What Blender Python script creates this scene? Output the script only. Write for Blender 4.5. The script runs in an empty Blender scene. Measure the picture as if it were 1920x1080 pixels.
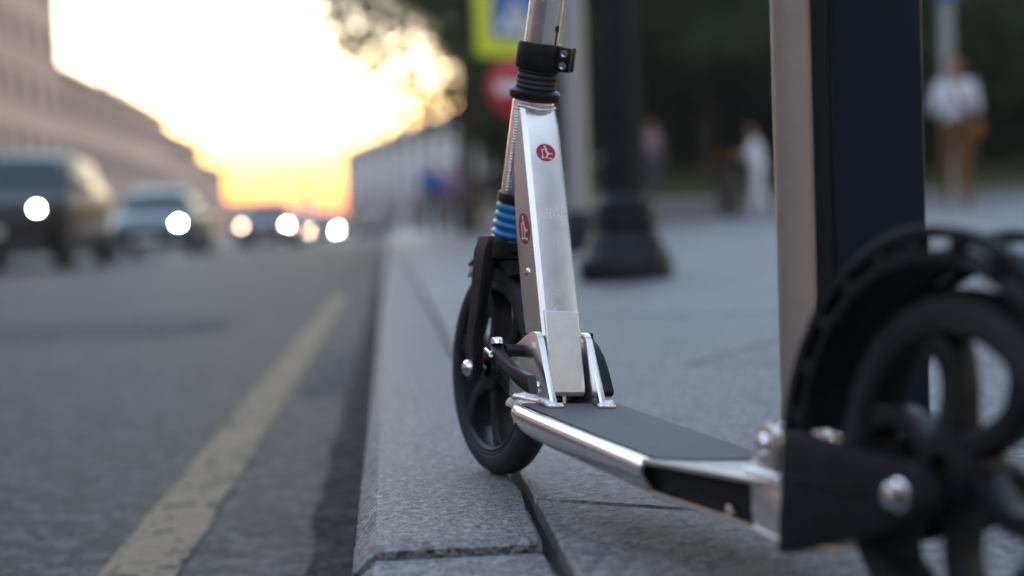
import bpy, bmesh, math, random
import numpy as np
from math import sin, cos, pi, radians, hypot, atan2, sqrt
from mathutils import Matrix, Vector
random.seed(7); rng = np.random.default_rng(7)
scene = bpy.context.scene
col = scene.collection

# ------------------------------------------------------------------ camera
cam = bpy.data.objects.new('camera', bpy.data.cameras.new('camera')); col.objects.link(cam)
cam.data.lens = 50; cam.data.sensor_width = 36; cam.data.clip_start = .02; cam.data.clip_end = 6000
YAW, PITCH, ROLL = radians(4.82), radians(2.53), radians(-2.0)
cam.matrix_world = Matrix.Translation((0, 0, .25)) @ Matrix.Rotation(-YAW, 4, 'Z') @ Matrix.Rotation(pi/2-PITCH, 4, 'X') @ Matrix.Rotation(ROLL, 4, 'Z')
cam.data.dof.use_dof = True; cam.data.dof.focus_distance = 1.27; cam.data.dof.aperture_fstop = 2.35
cam.data.dof.aperture_blades = 9
scene.camera = cam
# ------------------------------------------------------------------ world, sun, exposure
w = bpy.data.worlds.new('World'); scene.world = w; w.use_nodes = True
nt = w.node_tree; bg = nt.nodes['Background']
EMK = .085          # lit lamps follow the exposure
SUN_AZ, SUN_EL = radians(-1.5), radians(-1.8)          # azimuth from +Y towards +X
sky = nt.nodes.new('ShaderNodeTexSky'); sky.sky_type = 'NISHITA'; sky.sun_disc = False
sky.sun_elevation = SUN_EL; sky.sun_rotation = SUN_AZ; sky.air_density = 1.0; sky.dust_density = 2.0; sky.ozone_density = 1.0
nt.links.new(sky.outputs[0], bg.inputs[0]); bg.inputs[1].default_value = .15
sl = bpy.data.lights.new('sun', 'SUN'); sl.energy = .02; sl.angle = radians(10); sl.color = (1, .72, .5)
so = bpy.data.objects.new('sun', sl); col.objects.link(so)
sd = Vector((sin(SUN_AZ)*cos(SUN_EL), cos(SUN_AZ)*cos(SUN_EL), sin(SUN_EL)))
so.rotation_euler = sd.to_track_quat('Z', 'Y').to_euler(); so.location = (0, 40, 30)
scene.view_settings.view_transform = 'Standard'; scene.view_settings.look = 'None'
scene.view_settings.exposure = 6.2; scene.view_settings.gamma = 1
scene.render.engine = 'CYCLES'
scene.cycles.use_denoising = True; scene.cycles.max_bounces = 6; scene.cycles.sample_clamp_indirect = 8
scene.cycles.use_adaptive_sampling = False

# ------------------------------------------------------------------ materials
def lerpc(c, k): return tuple(max(0, min(1, v*k)) for v in c[:3])+(1,)
def mat(name, c, rough=.5, metal=0., var=.15, scale=20., bump=0., bscale=None, spec=.5, rvar=.0, detail=4, coat=0., emit=None, estr=0.):
    m = bpy.data.materials.new(name); m.use_nodes = True; n = m.node_tree; L = n.links.new
    b = n.nodes['Principled BSDF']; b.inputs['Roughness'].default_value = rough; b.inputs['Metallic'].default_value = metal
    b.inputs['Specular IOR Level'].default_value = spec; b.inputs['Coat Weight'].default_value = coat
    tc = n.nodes.new('ShaderNodeTexCoord'); no = n.nodes.new('ShaderNodeTexNoise'); no.inputs['Scale'].default_value = scale; no.inputs['Detail'].default_value = detail
    L(tc.outputs['Object'], no.inputs['Vector'])
    cr = n.nodes.new('ShaderNodeValToRGB'); cr.color_ramp.elements[0].color = lerpc(c, 1-var); cr.color_ramp.elements[1].color = lerpc(c, 1+var)
    cr.color_ramp.elements[0].position = .32; cr.color_ramp.elements[1].position = .68
    L(no.outputs['Fac'], cr.inputs[0]); L(cr.outputs[0], b.inputs['Base Color'])
    if rvar:
        mr = n.nodes.new('ShaderNodeMapRange'); mr.inputs[3].default_value = max(.02, rough-rvar); mr.inputs[4].default_value = rough+rvar
        L(no.outputs['Fac'], mr.inputs[0]); L(mr.outputs[0], b.inputs['Roughness'])
    if bump:
        n2 = n.nodes.new('ShaderNodeTexNoise'); n2.inputs['Scale'].default_value = bscale or scale*3; n2.inputs['Detail'].default_value = 5
        L(tc.outputs['Object'], n2.inputs['Vector'])
        bp = n.nodes.new('ShaderNodeBump'); bp.inputs['Strength'].default_value = min(1, bump*5 if bump < .2 else 1); bp.inputs['Distance'].default_value = bump*.02
        L(n2.outputs['Fac'], bp.inputs['Height']); L(bp.outputs[0], b.inputs['Normal'])
    if emit:
        b.inputs['Emission Color'].default_value = (*emit, 1); b.inputs['Emission Strength'].default_value = estr
    return m
def layered(name, base, specks, rough, big=None, bump=.4, bdist=.002, bscale=300., spec=.4):
    """mineral surface: base colour, list of (scale, threshold, softness, colour) speck layers, slow colour drift"""
    m = bpy.data.materials.new(name); m.use_nodes = True; n = m.node_tree; L = n.links.new
    b = n.nodes['Principled BSDF']; b.inputs['Roughness'].default_value = rough; b.inputs['Specular IOR Level'].default_value = spec
    g = n.nodes.new('ShaderNodeNewGeometry')
    cur = n.nodes.new('ShaderNodeRGB'); cur.outputs[0].default_value = (*base, 1); cur = cur.outputs[0]
    for (sc, th, soft, c) in ([] if big is None else big)+specks:
        no = n.nodes.new('ShaderNodeTexNoise'); no.inputs['Scale'].default_value = sc; no.inputs['Detail'].default_value = 3
        L(g.outputs['Position'], no.inputs['Vector'])
        mr = n.nodes.new('ShaderNodeMapRange'); mr.inputs[1].default_value = th; mr.inputs[2].default_value = th+soft
        L(no.outputs['Fac'], mr.inputs[0])
        mx = n.nodes.new('ShaderNodeMix'); mx.data_type = 'RGBA'; mx.inputs[7].default_value = (*c, 1)
        L(mr.outputs[0], mx.inputs[0]); L(cur, mx.inputs[6]); cur = mx.outputs[2]
    L(cur, b.inputs['Base Color'])
    n2 = n.nodes.new('ShaderNodeTexNoise'); n2.inputs['Scale'].default_value = bscale; n2.inputs['Detail'].default_value = 6; n2.inputs['Roughness'].default_value = .65
    L(g.outputs['Position'], n2.inputs['Vector'])
    bp = n.nodes.new('ShaderNodeBump'); bp.inputs['Strength'].default_value = bump; bp.inputs['Distance'].default_value = bdist
    L(n2.outputs['Fac'], bp.inputs['Height']); L(bp.outputs[0], b.inputs['Normal'])
    return m
M = {}
def asphalt(name, k, rough=.8, spec=.2): return layered(name, tuple(k*c for c in (.042, .042, .044)), [(17, .48, .05, tuple(k*c for c in (.011, .012, .014))), (26, .54, .05, tuple(k*c for c in (.14, .143, .15))), (70, .55, .07, tuple(k*c for c in (.13, .132, .138))), (110, .56, .06, tuple(k*c for c in (.012, .013, .015)))], rough,
    big=[(1.1, .5, .15, tuple(k*c for c in (.085, .085, .087))), (.35, .55, .15, tuple(k*c for c in (.03, .032, .037))), (4, .58, .12, tuple(k*c for c in (.08, .08, .081)))], bump=1., bdist=.014, bscale=42, spec=spec)
M['asphalt'] = asphalt('asphalt', .60, .70, .32); M['asphalt_patch_and_sheen'] = asphalt('asphalt_patch_and_sheen', 1.05); M['gutter'] = asphalt('gutter_dark', .48, .85, .15)
M['earth'] = layered('earth', (.07, .066, .06), [(6, .5, .2, (.05, .048, .045))], .8, bump=.2, bdist=.01, bscale=20)
M['granite'] = layered('granite', (.136, .131, .127), [(85, .50, .07, (.07, .072, .077)), (120, .56, .05, (.26, .26, .268)), (105, .59, .04, (.025, .025, .028)), (300, .55, .06, (.24, .24, .248))], .6,
    big=[(2.2, .5, .25, (.120, .116, .113)), (9, .58, .15, (.108, .103, .099))], bump=.9, bdist=.003, bscale=140, spec=.35)
def slabm(name, k):
    c = lambda *v: tuple(k*x for x in v)
    return layered(name, c(.145, .141, .138), [(75, .50, .07, c(.075, .076, .08)), (110, .57, .05, c(.25, .25, .255)), (95, .59, .04, c(.028, .028, .03)), (300, .56, .06, c(.22, .22, .225))], .55,
        big=[(1.6, .5, .25, c(.124, .121, .119)), (7, .54, .2, c(.095, .095, .096)), (3.3, .6, .05, c(.085, .083, .08))], bump=.9, bdist=.0035, bscale=110, spec=.5)
M['slab'] = slabm('slab', 1.); M['slab_dark'] = slabm('slab_dark', .84); M['slab_pale'] = slabm('slab_pale', 1.14)
M['joint'] = layered('joint_grit', (.025, .023, .022), [(200, .55, .1, (.05, .047, .044))], .9, bump=.8, bdist=.004, bscale=200)
M['line'] = layered('line_paint', (.27, .215, .14), [(30, .56, .06, (.05, .05, .048)), (70, .57, .07, (.10, .095, .08)), (25, .58, .15, (.21, .165, .11))], .75, big=[(5, .5, .2, (.25, .198, .13))], bump=1., bdist=.012, bscale=40, spec=.2)
M['alu'] = mat('polished_aluminium', (.92, .895, .865), .26, 1., .03, 60, .0012, 900, rvar=.04)
M['alu_side'] = mat('brushed_aluminium', (.86, .84, .81), .33, 1., .05, 90, .004, 900, rvar=.04)
M['weld'] = mat('weld_metal', (.82, .82, .82), .3, 1., .1, 300, .03, 600)
M['chrome'] = mat('chrome', (.85, .86, .88), .12, 1., .03)
M['black_plastic'] = mat('black_plastic', (.009, .0095, .011), .45, 0, .25, 80, .02, 300, spec=.3)
M['fender'] = mat('fender_plastic', (.011, .012, .014), .55, 0, .25, 60, .02, 300, spec=.15)
M['black_paint'] = mat('black_lacquer', (.014, .0135, .0135), .32, 0, .2, 40, spec=.4)
M['rubber'] = mat('tyre_rubber', (.026, .029, .033), .6, 0, .25, 120, .03, 500, spec=.3)
M['rim'] = mat('rim_plastic', (.010, .012, .015), .45, 0, .2, 60, .01, 200, spec=.3)
M['blue'] = mat('blue_rubber', (.008, .19, .46), .4, 0, .12, 100)
M['grip'] = layered('grip_tape', (.085, .086, .089), [(900, .55, .1, (.15, .15, .155)), (30, .55, .2, (.11, .11, .112))], .6, bump=.8, bdist=.0008, bscale=1600, spec=.5)
M['red_dec'] = mat('red_decal', (.36, .012, .035), .35, 0, .06, 200)
M['white_dec'] = mat('white_decal', (.78, .74, .74), .4, 0, .04, 200)
M['slotdark'] = mat('dark_recess', (.008, .008, .009), .7)
M['pole_grey'] = mat('grey_painted_steel', (.28, .235, .205), .5, .1, .06, 30, .006, 200, spec=.4)
M['navy'] = mat('navy_painted_steel', (.010, .0155, .025), .5, 0, .15, 25, .01, 200, spec=.25)
M['castiron'] = mat('black_cast_iron', (.008, .010, .014), .5, 0, .2, 20, .03, 120, spec=.25)
M['bark'] = mat('bark', (.06, .048, .038), .9, 0, .35, 12, .5, 30)
M['lawn'] = layered('lawn', (.045, .062, .016), [(30, .5, .2, (.07, .085, .025)), (3, .5, .3, (.085, .075, .03))], .9, bump=.6, bdist=.03, bscale=40)
def leafmat(name, c):
    m = mat(name, c, .55, 0, .45, 1.3, detail=6); n = m.node_tree; L = n.links.new
    b = n.nodes['Principled BSDF']; out = n.nodes['Material Output']
    tr = n.nodes.new('ShaderNodeBsdfTranslucent'); cr = [x for x in n.nodes if x.type == 'VALTORGB'][0]
    L(cr.outputs[0], tr.inputs[0]); ms = n.nodes.new('ShaderNodeMixShader'); ms.inputs[0].default_value = .3
    L(b.outputs[0], ms.inputs[1]); L(tr.outputs[0], ms.inputs[2]); L(ms.outputs[0], out.inputs[0]); return m
M['leafA'] = leafmat('leaf_green', (.05, .085, .018)); M['leafB'] = leafmat('leaf_dark', (.03, .056, .016)); M['leafC'] = leafmat('leaf_autumn', (.10, .085, .018))
M['weed'] = leafmat('weed_leaf', (.16, .30, .02))
M['tyre_car'] = mat('car_tyre', (.012, .012, .013), .8); M['carglass'] = mat('car_glass', (.02, .035, .045), .3, 0, .1, spec=.5)
M['carrim'] = mat('car_wheel_metal', (.10, .10, .105), .6, .3); M['cartrim'] = mat('car_trim', (.012, .012, .013), .5)
M['plate'] = mat('number_plate', (.6, .6, .6), .4); M['pane'] = mat('window_pane', (.035, .04, .05), .08, 0, .1, spec=.8)
M['glassblack'] = M['carglass']

# ------------------------------------------------------------------ mesh builder
class MB:
    def __init__(s): s.v = []; s.f = []; s.m = []
    def add(s, v, f, mi=0):
        o = len(s.v); s.v += [tuple(p) for p in v]; s.f += [tuple(i+o for i in q) for q in f]; s.m += [mi]*len(f); return s
    def box(s, c, d, rot=None, mi=0):
        v = [Vector((x*d[0]/2, y*d[1]/2, z*d[2]/2)) for x in (-1, 1) for y in (-1, 1) for z in (-1, 1)]
        if rot is not None: v = [rot @ p for p in v]
        return s.add([p+Vector(c) for p in v], [(0, 1, 3, 2), (4, 6, 7, 5), (0, 4, 5, 1), (2, 3, 7, 6), (0, 2, 6, 4), (1, 5, 7, 3)], mi)
    def loft(s, rings, cap=True, closed=True, mi=0, loop=False):
        n = len(rings[0]); v = [p for r in rings for p in r]; f = []
        R = len(rings)
        for i in range(R if loop else R-1):
            for j in range(n if closed else n-1):
                a = i*n+j; b = i*n+(j+1) % n; i2 = (i+1) % R
                f.append((a, b, i2*n+(j+1) % n, i2*n+j))
        if cap and not loop: f += [tuple(range(n-1, -1, -1)), tuple((R-1)*n+k for k in range(n))]
        return s.add(v, f, mi)
    def prism(s, poly, vec, mi=0):
        vec = Vector(vec); return s.loft([[Vector(p) for p in poly], [Vector(p)+vec for p in poly]], mi=mi)
    def tube(s, path, rad, n=12, mi=0, cap=True):
        path = [Vector(p) for p in path]; rad = rad if hasattr(rad, '__len__') else [rad]*len(path); rings = []
        up = Vector((.13, .31, .94)).normalized()
        for i, p in enumerate(path):
            t = (path[min(i+1, len(path)-1)]-path[max(i-1, 0)]).normalized()
            a = up-t*up.dot(t)
            if a.length < .2: a = Vector((1, 0, 0))-t*t.x
            a.normalize(); b = t.cross(a); up = a
            rings.append([p+a*rad[i]*cos(2*pi*k/n)+b*rad[i]*sin(2*pi*k/n) for k in range(n)])
        return s.loft(rings, cap, mi=mi)
    def lathe(s, prof, n=32, o=(0, 0, 0), ax=(0, 0, 1), mi=0, cap=True, loop=False):
        ax = Vector(ax).normalized(); o = Vector(o); a = ax.orthogonal().normalized(); b = ax.cross(a)
        rings = [[o+ax*z+a*r*cos(2*pi*k/n)+b*r*sin(2*pi*k/n) for k in range(n)] for r, z in prof]
        return s.loft(rings, cap, mi=mi, loop=loop)
    def ball(s, c, r, n=10, mi=0, rot=None):
        r = r if hasattr(r, '__len__') else (r, r, r); rings = []
        for i in range(1, n):
            t = pi*i/n; ring = [Vector((r[0]*sin(t)*cos(2*pi*k/(2*n)), r[1]*sin(t)*sin(2*pi*k/(2*n)), -r[2]*cos(t))) for k in range(2*n)]
            rings.append([(rot @ p if rot is not None else p)+Vector(c) for p in ring])
        return s.loft(rings, True, mi=mi)
    def build(s, name, m, parent=None, smooth=35, bevel=0, seg=2, T=None):
        me = bpy.data.meshes.new(name); v = s.v if T is None else [tuple(T @ Vector(p)) for p in s.v]
        me.from_pydata(v, [], s.f); me.validate()
        ms = m if isinstance(m, (list, tuple)) else [m]
        for x in ms: me.materials.append(M[x] if isinstance(x, str) else x)
        if len(ms) > 1: me.polygons.foreach_set('material_index', s.m)
        bm = bmesh.new(); bm.from_mesh(me); bmesh.ops.recalc_face_normals(bm, faces=bm.faces)
        if bevel:
            ed = [e for e in bm.edges if len(e.link_faces) == 2 and e.calc_face_angle() > .5]
            bmesh.ops.bevel(bm, geom=ed, offset=bevel, segments=seg, profile=.5, affect='EDGES', clamp_overlap=True)
        bm.to_mesh(me); bm.free()
        if smooth:
            me.polygons.foreach_set('use_smooth', [True]*len(me.polygons)); me.set_sharp_from_angle(angle=radians(smooth))
        o = bpy.data.objects.new(name, me); col.objects.link(o)
        if parent: o.parent = parent
        return o
def tag(o, label=None, cat=None, group=None, kind=None):
    if label: o['label'] = label
    if cat: o['category'] = cat
    if group: o['group'] = group
    if kind: o['kind'] = kind
    return o
def empty(name, loc=(0, 0, 0), rz=0):
    e = bpy.data.objects.new(name, None); col.objects.link(e); e.location = loc; e.rotation_euler = (0, 0, rz); e.empty_display_size = .1; return e
def dup(o, parent=None):
    c = o.copy(); col.objects.link(c); c.parent = parent
    for ch in o.children: dup(ch, c)
    return c
def share(o, parent, mw=None, name=None):
    c = bpy.data.objects.new(name or o.name.split('.')[0], o.data); col.objects.link(c); c.parent = parent
    if mw is not None: c.matrix_local = mw
    return c

# ------------------------------------------------------------------ ground, road, kerb, pavement
SL = .04
def pz(x): return SL*(min(max(x, .114), 14)-.114)
g = MB().add([(-600, -200, -.17), (600, -200, -.17), (600, 900, -.17), (-600, 900, -.17)], [(0, 1, 2, 3)]).build('ground', 'earth', smooth=0); tag(g, kind='structure')
rd = MB()
xs = [-17.0, -9, -4, -1.5, -.03]; ys = [-30, -5, 0, 2, 4, 8, 16, 40, 120, 260, 420]
rd.add([(x, y, -.15) for y in ys for x in xs], [(j*5+i, j*5+i+1, j*5+i+6, j*5+i+5) for j in range(len(ys)-1) for i in range(4)])
road = rd.build('road', 'asphalt', smooth=0); tag(road, kind='structure')
ln = MB(); N = 90; rows = []
for i in range(N+1):
    y = -.6+9.4*(i/N)**1.3 if i else -.6
    rows.append([(-.361+rng.normal(0, .0022), y, -.1475), (-.264+rng.normal(0, .0022), y, -.1475)])
ln.add([p for r in rows for p in r], [(2*i, 2*i+1, 2*i+3, 2*i+2) for i in range(N)])
o = ln.build('road_line', 'line', smooth=0); tag(o, kind='structure')
def rag(name, m, x0, x1, y0, y1, j, z, n=40):
    mb = MB(); q = []
    for i in range(n+1):
        y = y0+(y1-y0)*i/n; q += [(x0+float(rng.normal(0, j)), y, z), (x1+(0 if x1 > -.05 else float(rng.normal(0, j))), y, z)]
    mb.add(q, [(2*i, 2*i+1, 2*i+3, 2*i+2) for i in range(n)]); return tag(mb.build(name, m, smooth=0), kind='structure')
rag('gutter', 'gutter', -.118, -.041, -.5, 30, .004, -.1488, 300)  # darker asphalt strip on the road beside the kerb
rag('road_patch_and_sheen', 'asphalt_patch_and_sheen', -3.6, -.75, 5.9, 7.0, .03, -.1482)
rag('road_patch_and_sheen', 'asphalt_patch_and_sheen', -.225, -.135, 3.5, 4.7, .006, -.1482)  # small pale strip near the kerb: reflected light put into the asphalt colour
# far side pavement across the road
o = MB().box((-20, 150, -.10), (6, 540, .16)).build('far_pavement', 'slab', smooth=0); tag(o, kind='structure')

kerb = MB().box((.036, 230, -.10), (.148, 400, .196)).build('kerb', 'granite', smooth=0, bevel=.015, seg=1); tag(kerb, kind='structure')
def kerb_stone(y0, y1, dz, cuts):
    mb = MB(); rings = []
    for i in range(cuts+1):
        t = i/cuts; y = y0+(.0035 if abs(y0-1.105) < .01 else .0006)+(y1-y0-(.0041 if abs(y0-1.105) < .01 or abs(y1-1.105) < .01 else .0012))*t; e = 0
        if (i == 0 and abs(y0-1.105) < .01) or (i == cuts and abs(y1-1.105) < .01): e = .0025
        j = lambda k=.0007: float(rng.normal(0, k)) if cuts > 4 else 0
        rings.append([(-.021+j()+e, y, dz-e*.4), (-.0185+j()+e, y, dz+.0005-e), (.1085-e, y, dz-e), (.1125+j()-e, y, dz-.004-e), (.1125-e, y, -.2), (-.0405, y, -.2), (-.0405+j()*.6+e, y, dz-.021), (-.0385+j(), y, dz-.0175-e*.4)])
    mb.loft(rings); o = mb.build('kerb_stone', 'granite', kerb, smooth=30); return o
for k in range(-2, 29):
    dz = -.0055 if k < 0 else float(rng.normal(0, .0004))
    kerb_stone(1.105+k, 2.105+k, dz if k else 0, 60 if k < 2 else (12 if k < 6 else 2))

PX0, PX1, PY0, PY1 = .1185, 3.6, -.6, 9.0
pv = MB()
def sheet(mb, x0, x1, y0, y1, dz=0):
    xs = [x0]+[x for x in (3.6, 14,) if x0 < x < x1]+[x1]
    for a, b in zip(xs, xs[1:]): mb.add([(a, y0, pz(a)+dz), (b, y0, pz(b)+dz), (b, y1, pz(b)+dz), (a, y1, pz(a)+dz)], [(0, 1, 2, 3)])
sheet(pv, PX0, 70, PY1, 160); sheet(pv, PX1, 70, -30, PY1); sheet(pv, PX0, PX1, -30, PY0)
pave = pv.build('pavement', 'slab', smooth=0); tag(pave, kind='structure')
bed = MB(); sheet(bed, .10, PX1+.02, PY0-.02, PY1+.02, -.016)
o = bed.build('pavement_bed', 'joint', smooth=0); tag(o, kind='structure')
def clip(poly, f):
    out = []
    for i, p in enumerate(poly):
        q = poly[(i+1) % len(poly)]; a, b = f(p), f(q)
        if a >= 0: out.append(p)
        if (a >= 0) != (b >= 0):
            t = a/(a-b); out.append((p[0]+(q[0]-p[0])*t, p[1]+(q[1]-p[1])*t))
    return out
ANG = radians(-40); ca, sa = cos(ANG), sin(ANG)
def slab(poly, near):
    c = (sum(p[0] for p in poly)/len(poly), sum(p[1] for p in poly)/len(poly))
    pts = []
    for i, p in enumerate(poly):
        q = poly[(i+1) % len(poly)]; d = hypot(q[0]-p[0], q[1]-p[1]); n = max(1, int(d/.03)) if near else 1
        nx, ny = (q[1]-p[1])/max(d, 1e-6), -(q[0]-p[0])/max(d, 1e-6)
        for k in range(n):
            t = k/n; e = float(rng.normal(0, .0012)) if (near and k) else 0
            pts.append((p[0]+(q[0]-p[0])*t-nx*(.0015+abs(e)), p[1]+(q[1]-p[1])*t-ny*(.0015+abs(e))))
    tz = float(rng.normal(0, .0009)); tx, ty = rng.normal(0, .0012, 2)
    def Z(x, y): return pz(x)+tz+tx*(x-c[0])+ty*(y-c[1])
    def ins(p, d):
        vx, vy = c[0]-p[0], c[1]-p[1]; l = hypot(vx, vy); return (p[0]+vx/l*d, p[1]+vy/l*d)
    r0 = [(x, y, Z(x, y)-.02) for x, y in pts]; r1 = [(x, y, Z(x, y)-.0032) for x, y in pts]
    r2 = [(*ins(p, .0042), Z(*p)) for p in pts]
    MB().loft([r0, r1, r2]).build('paving_slab', random.choice(('slab', 'slab_dark', 'slab_pale')), pave, smooth=20)
for ia in range(-2, 12):            # strips along the diagonal
    for ib in range(-8, 10):
        s0 = 1.051+(ia-3)*.97; off = .17 if ia % 2 else 0.; t0 = 1.098+(ib-1)*.97+off-.97*3
        gq = .0035
        q = [(s0+gq, t0+gq), (s0+.97-gq, t0+gq), (s0+.97-gq, t0+.97-gq), (s0+gq, t0+.97-gq)]
        nA = (.643, .766); nB = (-.766, .643)
        poly = [(a*nA[0]+b*nB[0], a*nA[1]+b*nB[1]) for a, b in q]
        for f in (lambda p: p[0]-PX0-.002, lambda p: PX1-.003-p[0], lambda p: p[1]-PY0-.003, lambda p: PY1-.003-p[1]):
            if poly: poly = clip(poly, f)
        if len(poly) < 3: continue
        ar = abs(sum(poly[i][0]*poly[(i+1) % len(poly)][1]-poly[(i+1) % len(poly)][0]*poly[i][1] for i in range(len(poly))))/2
        if ar < .004: continue
        slab(poly, min(p[1] for p in poly) < 3.2)

# ------------------------------------------------------------------ kick scooter (local: x right, y forward, z up, origin under the rear wheel)
rear = Vector((.3014, .7518, .0078)); front = Vector((.0986, 1.4189, .0008))
fy = (front-rear); WB = fy.length; fy.normalize(); rx = fy.cross(Vector((0, 0, 1))).normalized(); uz = rx.cross(fy)
R0 = Matrix((rx, fy, uz)).transposed() @ Matrix.Rotation(.083, 3, 'Y')
sc = empty('kick_scooter'); sc.matrix_world = Matrix.Translation(rear) @ R0.to_4x4()
tag(sc, 'silver aluminium kick scooter with blue steering bellows leaning towards a grey pole', 'scooter')
A0 = Vector((0, .6638, .2724)); U0 = Vector((0, -.2436, .9699)).normalized()
STEER = Matrix.Translation(A0) @ Matrix.Rotation(radians(2.5), 4, U0) @ Matrix.Translation(-A0)
def hp(s_): return A0+U0*s_
B = MB
# head tube (frame side, does not steer)
B().lathe([(.0198, -.002), (.0202, .0), (.0202, .098), (.0198, .1)], 40, hp(0), U0).build('head_tube', 'alu', sc)
# frame tube : chamfered box section
zb = lambda z: .549+(z-.15)*.35
zfp = [(.146, .594), (.18, .607), (.229, .6235), (.27, .634), (.311, .640), (.345, .640), (.362, .638)]
rings = []
for z, yf in zfp:
    yb = zb(z); hw = .0192; c = .0042 if z < .35 else .0034
    if z > .36: yb += .004; hw -= .001
    rings.append([(-hw+c, yb, z), (hw-c, yb, z), (hw-c*.3, yb+c*.3, z), (hw, yb+c, z), (hw, yf-.003, z), (hw-.003, yf, z), (-hw+.003, yf, z), (-hw, yf-.003, z), (-hw, yb+c, z)])
frame = B().loft(rings).build('frame_tube', 'alu', sc, smooth=25)
# weld beads where frame meets head tube
def weld(name, pts, r, parent=sc):
    mb = MB()
    for i, p in enumerate(pts):
        k = r*(1+.12*random.uniform(-1, 1)); mb.ball(p, (k, k, k*.8), 5)
    return mb.build(name, 'weld', parent, smooth=50)
def axis_y(z): return A0.y+U0.y/U0.z*(z-A0.z)
def on_head(x, z): return Vector((x, axis_y(z)-sqrt(max(.0202**2-x*x, 0))*1.02, z))
pts = [on_head(-.0175+.035*i/22, .3625-.004*abs(sin(pi*i/22))) for i in range(23)]
weld('weld_bead', pts, .0026)
for sgn in (-1, 1):
    weld('weld_bead', [Vector((sgn*.0194, axis_y(.36-.0027*i)-.006-.0045*min(1, i/6), .36-.0027*i)) for i in range(30)], .0021)
# rivet on tube side
for sgn in (-1, 1): B().lathe([(.0042, 0), (.0040, .0008), (.0026, .0018), (.0006, .0022)], 20, (sgn*.0192, .5915, .2028), (sgn, 0, 0)).build('rivet', 'chrome', sc)
# emblems
def emblem(o, right, up, r, asp=1.):
    o, right, up = Vector(o), Vector(right).normalized(), Vector(up).normalized(); nrm = right.cross(up).normalized()
    P = lambda a, b, h=0: o+right*a*r+up*b*r*asp+nrm*h
    d = MB().loft([[P(cos(2*pi*k/36), sin(2*pi*k/36), .0001) for k in range(36)], [P(cos(2*pi*k/36), sin(2*pi*k/36), .0004) for k in range(36)]]).build('emblem', 'red_dec', sc, smooth=0)
    f = MB()
    def bar(a, b, wd):
        a, b = Vector(a), Vector(b); t = (b-a).normalized(); nn = Vector((-t.y, t.x))*wd/2
        f.loft([[P(*(a+nn), h), P(*(b+nn), h), P(*(b-nn), h), P(*(a-nn), h)] for h in (.0002, .0006)])
    def dot(c, q): f.loft([[P(c[0]+q*cos(2*pi*k/14), c[1]+q*sin(2*pi*k/14), h) for k in range(14)] for h in (.0002, .00062)])
    dot((-.07, .68), .125); bar((-.04, .52), (.1, .02), .19); bar((-.08, .40), (-.36, .24), .10); bar((-.42, .32), (-.38, -.58), .085)
    bar((-.46, .32), (-.28, .30), .09); bar((.06, .06), (.16, -.22), .17); bar((.15, -.18), (.02, -.6), .13); bar((.1, .05), (.36, -.16), .17); bar((.33, -.14), (.68, -.12), .12)
    bar((-.42, -.62), (.46, -.66), .08); dot((-.42, -.63), .11); dot((.48, -.68), .11)
    f.build('pictogram', 'white_dec', d, smooth=0)
tz = Vector((0, .35, 1)).normalized()
emblem((0.001, zb(.317), .317), (1, 0, 0), tz, .0097, .92)
emblem((-.0192, .6045, .244), (0, -1, 0), (0, .3, 1), .0125, 1.25)
# hinge block
rings = []
for z, e in [(.1685, .0012), (.1675, 0), (.13, 0), (.102, 0), (.0965, .0008), (.0935, .003), (.0922, .007)]:
    yb = zb(z)-.0016+e + (.0 if z > .13 else .001); hw = .0168-(.0004 if e else 0); c = .0012
    rings.append([(-hw+c, yb, z), (hw-c, yb, z), (hw, yb+c, z), (hw, yb+.032, z), (-hw, yb+.032, z), (-hw, yb+c, z)])
B().loft(rings).build('hinge_block', 'alu_side', sc, smooth=30)
B().box((0, .575, .102), (.033, .05, .026)).build('hinge_core', 'black_plastic', sc, bevel=.002)
B().box((0.001, .552, .087), (.004, .02, .012)).build('hinge_tongue', 'alu', sc, bevel=.0005)
# bracket plates either side of the hinge
prof = [(.507, .0865), (.5425, .143), (.5475, .1475), (.553, .1492), (.560, .1487), (.572, .1447), (.599, .1337), (.607, .126), (.607, .0865)]
for sgn in (-1, 1):
    B().prism([(sgn*.0205, y, z) for y, z in prof], (sgn*.0068, 0, 0)).build('hinge_plate', 'alu', sc, bevel=.0009)
    weld('weld_bead', [Vector((sgn*.0292, .508+.0046*i, .0872+.0010*random.random())) for i in range(17)], .0050)
    weld('weld_bead', [Vector((sgn*(.0292-.0030*i), .5045, .0862)) for i in range(4)], .0048)
    B().lathe([(.0052, 0), (.0052, .003), (.0044, .0042), (.0028, .0042), (.0026, .003), (.0005, .003)], 24, (sgn*.0273, .540, .1), (sgn, 0, 0)).build('bolt', 'chrome', sc)
# folding lever, left: sleeve and curved black handle with chrome nut
B().lathe([(.0058, 0), (.0058, .016), (.005, .0175)], 24, (-.0273, .577, .1305), (-1, 0, 0)).build('lever_sleeve', 'black_plastic', sc)
path = [(-.0495, .588, .1345), (-.0505, .577, .1285), (-.0500, .565, .1215), (-.0482, .552, .1150), (-.046, .538, .1095), (-.0435, .523, .1055), (-.042, .5155, .1040)]
rings = []
for i, p in enumerate(path):
    t = i/(len(path)-1); th = (.006, .0062, .005, .0042, .0042, .0045, .0042)[i]; dp = (.0036, .0052, .0062, .0074, .0085, .009, .0088)[i]
    n_ = Vector((0, .42, .9)); q = Vector(p); x = Vector((1, -.12, 0)).normalized()
    rings.append([q+x*a*th+n_*b*dp for a, b in ((-1, -.7), (-.7, -1), (.7, -1), (1, -.7), (1, .7), (.7, 1), (-.7, 1), (-1, .7))])
lv = B().loft(rings).build('folding_lever', 'black_paint', sc, smooth=40)
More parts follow.
